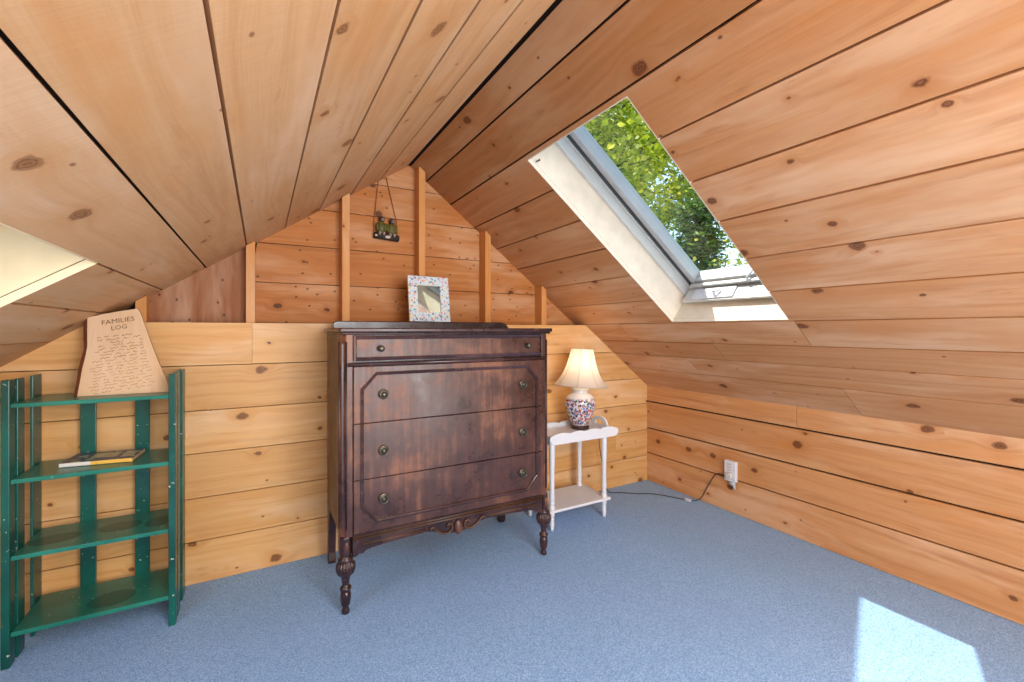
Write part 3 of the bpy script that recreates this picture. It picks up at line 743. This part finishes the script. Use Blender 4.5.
sprof = [(.180,.282),(.171,.289),(.153,.311),(.134,.338),(.117,.368),(.104,.400),(.093,.435),(.084,.47),(.077,.50),(.073,.524)]
mb = MB(); rings=[]; seg=48
for r,h in sprof:
    ring=[]
    for k in range(seg):
        a=2*PI*k/seg; sc = 1-.018*abs(math.sin(4*a))*(1.6 if h < .3 else 1)
        ring.append(mb.bm.verts.new(so+tl*h+(e1*math.cos(a)+e2*math.sin(a))*r*sc))
    rings.append(ring)
for i in range(len(rings)-1):
    for k in range(seg):
        f=mb.bm.faces.new((rings[i][k],rings[i][(k+1)%seg],rings[i+1][(k+1)%seg],rings[i+1][k])); f.smooth=True; f[mb.tn]=1
sh = obj('lamp_shade',mb,M_shade,lm)
mb = MB()
for k in range(8):
    a=2*PI*k/8
    mb.tube([so+tl*h+(e1*math.cos(a)+e2*math.sin(a))*(r+.0005) for r,h in sprof],.0014,5)
for (r,h) in (sprof[0],sprof[-1]):
    mb.tube([so+tl*h+(e1*math.cos(a)+e2*math.sin(a))*r*(1-.018*abs(math.sin(4*a))*(1.6 if h < .3 else 1)) for a in [2*PI*k/48 for k in range(48)]],.0022,6,closed=True)
obj('seam_trim',mb,plain('shade trim',srgb(196,178,150),.8),sh)
m,t,b,out = nt('glowing bulb'); b.inputs['Emission Color'].default_value = (1,.84,.64,1); b.inputs['Emission Strength'].default_value = 3; b.inputs['Base Color'].default_value=(1,.9,.8,1)
mb = MB(); mb.ell(so+tl*.40,(.027,.027,.036)); mb.lathe([(.014,.355),(.016,.372)],so,16); obj('bulb',mb,m,lm)
mb = MB(); mb.tube([(lx+.03,ly+.055,.5545),(lx+.06,2.42,.556),(lx+.075,2.43,.575),(lx+.085,2.452,.592),(1.932,2.469,.593)],.003,6); obj('cord_stub',mb,M_black,lm)
cpts = [(1.933,2.470,.593),(1.96,2.48,.596),(2.02,2.49,.592),(2.10,2.50,.53),(2.138,2.50,.415),(2.151,2.50,.326),(2.185,2.50,.17),(2.205,2.50,.05),(2.235,2.49,.006),(2.30,2.45,.005),(2.36,2.40,.005),(2.41,2.357,.005),(2.46,2.335,.005),(2.52,2.275,.005),(2.56,2.20,.005),(2.61,2.11,.005),(2.645,2.075,.006),(2.672,2.045,.03),(2.678,2.01,.10),(2.68,1.96,.19),(2.68,1.93,.228),(2.68,1.89,.235),(2.664,1.85,.235)]
def smooth_path(P, n=5):
    P=[Vector(p) for p in P]; out=[]
    for i in range(len(P)-1):
        p0,p1,p2,p3 = P[max(i-1,0)],P[i],P[i+1],P[min(i+2,len(P)-1)]
        for k in range(n):
            s=k/n; out.append(.5*((2*p1)+(p2-p0)*s+(2*p0-5*p1+4*p2-p3)*s*s+(3*p1-p0-3*p2+p3)*s**3))
    return out+[P[-1]]
mb = MB(); mb.tube(smooth_path(cpts),.003,6); cd = obj('power_cord',mb,M_black); cd['label']='thin black lamp cord running across the carpet to the wall outlet'; cd['category']='cord'
mb = MB(); mb.box((2.598,2.085,.001),(2.625,2.125,.014)); obj('cord_switch',mb,M_white,cd,bevel=.003,label='small white inline switch')

# ------------------------------------------------------------------ outlet
ol = thing('wall_outlet','white wall outlet with plugged-in adapter on the right pine knee wall','outlet',(XK,1.82,.21))
mb = MB(); mb.box((2.662,1.782,.212),(2.689,1.862,.346)); bx_ = obj('cover_box',mb,M_white,ol,bevel=.004)
mb = MB()
for z in (.318,.300,.282): mb.box((2.6605,1.815,z),(2.663,1.842,z+.009))
obj('socket_slots',mb,plain('grey socket',srgb(196,190,180),.5),bx_)
mb = MB(); mb.lathe([(.021,0),(.021,.018),(.017,.026)],(2.662,1.816,.252),20,axis=(-1,0,0)); obj('plug_adapter',mb,plain('pale grey adapter',srgb(214,212,206),.4),ol)
mb = MB(); mb.ell((2.668,1.806,.202),(.016,.022,.014)); mb.lathe([(.012,0),(.006,.03)],(2.672,1.80,.196),14,axis=(0,-.3,-1)); obj('night_light',mb,plain('clear grey plastic',srgb(176,184,190),.15),ol)

# ------------------------------------------------------------------ outside: ground and trees
mb = MB(); mb.box((-25,-25,-2.9),(35,35,-2.7)); obj('ground',mb,M_grass,kind='structure')
def tree(loc, h, crown, nleaf, label, mat, lsize, seed, needle=False):
    r = random.Random(seed); x,y = loc; zb=-2.7
    t = thing('tree',label,'tree',(x,y,zb))
    mb = MB(); tr = []
    for k in range(9):
        f=k/8; tr.append(Vector((x+.22*math.sin(f*3+seed),y+.2*math.sin(f*2.3+seed*2),zb+h*f)))
    mb.tube(tr,.13 if not needle else .09,10,taper=.18); obj('trunk',mb,M_bark,t)
    mb = MB(); lv = MB(); tips=[]
    nb_ = 34 if not needle else 46
    for b_ in range(nb_):
        f=.3+.68*(b_+r.random())/nb_; base = tr[min(7,int(f*8))].lerp(tr[min(8,int(f*8)+1)], f*8-int(f*8))
        a=b_*2.4+r.uniform(-.4,.4); L=crown*(math.sin(PI*min(1,(f-.2)*1.15))**.7*r.uniform(.6,1.1)+.15) if not needle else crown*(1.1-f)*1.3
        rise = r.uniform(.15,.6) if not needle else r.uniform(-.25,.05)
        P=[base]; d=Vector((math.cos(a),math.sin(a),rise)).normalized()
        for s in range(5):
            d=(d+Vector((r.uniform(-.25,.25),r.uniform(-.25,.25),r.uniform(-.15,.2) if not needle else r.uniform(-.15,.05)))).normalized()
            P.append(P[-1]+d*L/5)
            tips.append((P[-1],d,s))
            if s>=1 and not needle:
                d2=(d+Vector((r.uniform(-1,1),r.uniform(-1,1),r.uniform(-.3,.6)))).normalized(); Q=P[-1]+d2*L*.35
                mb.tube([P[-1],(P[-1]+Q)/2+Vector((0,0,.03)),Q],.010,4,taper=.3); tips.append((Q,d2,4)); tips.append(((P[-1]+Q)/2,d2,3))
        mb.tube(P,.03,6,taper=.2)
    obj('branches',mb,M_bark,t)
    for i in range(nleaf):
        p,d,s = tips[r.randrange(len(tips))]
        sp = .24 if not needle else .16
        c=p+Vector((r.gauss(0,sp),r.gauss(0,sp),r.gauss(0,sp*.8)))
        ax=Vector((r.uniform(-1,1),r.uniform(-1,1),r.uniform(-.5,.3))).normalized(); sd=ax.orthogonal().normalized()
        sd=(Matrix.Rotation(r.uniform(0,2*PI),3,ax)@sd); L=lsize*r.uniform(.7,1.3); w=L*(.36 if not needle else .14)
        lv.poly([c,c+ax*L*.4+sd*w,c+ax*L,c+ax*L*.4-sd*w],0,min(1,max(0,r.gauss(.5,.25))))
    obj('foliage',lv,mat,t,fixn=False)
tree((3.7,4.9),8.4,1.4,34000,'nearest sunlit leafy tree outside the roof window',M_leaf,.075,3)
tree((6.9,3.05),8.0,1.4,34000,'sunlit leafy tree outside, right of the nearest tree',M_leaf,.075,5)
tree((8.0,6.15),6.6,1.2,10000,'dark needled evergreen low at the right of the roof window',M_leaf2,.16,8,True)
tree((7.4,9.9),11,2.1,26000,'farther leafy tree seen at the upper left of the roof window',M_leaf,.13,13)
tree((13.0,13.0),12,2.6,34000,'tall leafy tree farthest away, behind the middle of the roof window',M_leaf,.15,33)
tree((16.0,6.0),10.5,2.2,26000,'far leafy tree at the right, behind the evergreen outside',M_leaf,.13,21)

# ------------------------------------------------------------------ light
w = bpy.data.worlds.new('sky'); bpy.context.scene.world = w; w.use_nodes = True; t = w.node_tree
bg = t.nodes['Background'] if 'Background' in t.nodes else t.nodes.new('ShaderNodeBackground')
sk = t.nodes.new('ShaderNodeTexSky'); sk.sky_type='NISHITA'; sk.sun_disc=False; sk.sun_elevation=math.radians(62); sk.sun_rotation=math.radians(0); sk.air_density=1.2; sk.dust_density=1.5
t.links.new(sk.outputs[0],bg.inputs[0]); bg.inputs[1].default_value=.35
def lamp(name,ty,loc,energy,col=(1,1,1),aim=None,**kw):
    l=bpy.data.lights.new(name,ty); l.energy=energy; l.color=col
    for k,v in kw.items(): setattr(l,k,v)
    o=bpy.data.objects.new(name,l); C.objects.link(o); o.location=loc
    if aim is not None: o.rotation_euler=Vector(aim).to_track_quat('-Z','Y').to_euler()
    return o
lamp('sun','SUN',(0,0,12),7,(1,.93,.82),(.238,-.415,-1),angle=math.radians(.7))
lamp('room_fill','AREA',(.7,-1.45,1.25),72,(.97,.98,1),(.05,1,.12),shape='RECTANGLE',size=1.7,size_y=1.1)
lamp('skylight_left_boost','AREA',tuple(RIDGE+LS*((HL[2]+HL[3])/2)+LN*.12+YV*1.05),6,(.86,.93,1),tuple(-LN),shape='RECTANGLE',size=.6,size_y=.8)  # area lamp added inside the left skylight to boost its sky light
lamp('floor_fill','AREA',(.79,-.75,1.95),36,(.9,.95,1),(.0,.85,-1),shape='RECTANGLE',size=1.0,size_y=.6)
lamp('left_slope_fill','AREA',(1.5,-1.3,.45),30,(1,.96,.92),(-.8,.9,.55),shape='RECTANGLE',size=.8,size_y=.6)
lamp('lamp_glow','POINT',tuple(so+tl*.41),2.4,(1,.78,.56),None,shadow_soft_size=.04)

# ------------------------------------------------------------------ camera
cd = bpy.data.cameras.new('camera'); cam = bpy.data.objects.new('camera',cd); C.objects.link(cam)
cam.location=(0,0,1.2); cam.rotation_euler=(PI/2,0,-math.radians(29.5))
cd.sensor_width=36; cd.lens=36*444/1024; cd.shift_y=-11/1024; cd.clip_start=.02
sc=bpy.context.scene; sc.camera=cam
sc.view_settings.view_transform='Standard'; sc.view_settings.look='None'; sc.view_settings.exposure=0.0; sc.view_settings.gamma=1.0
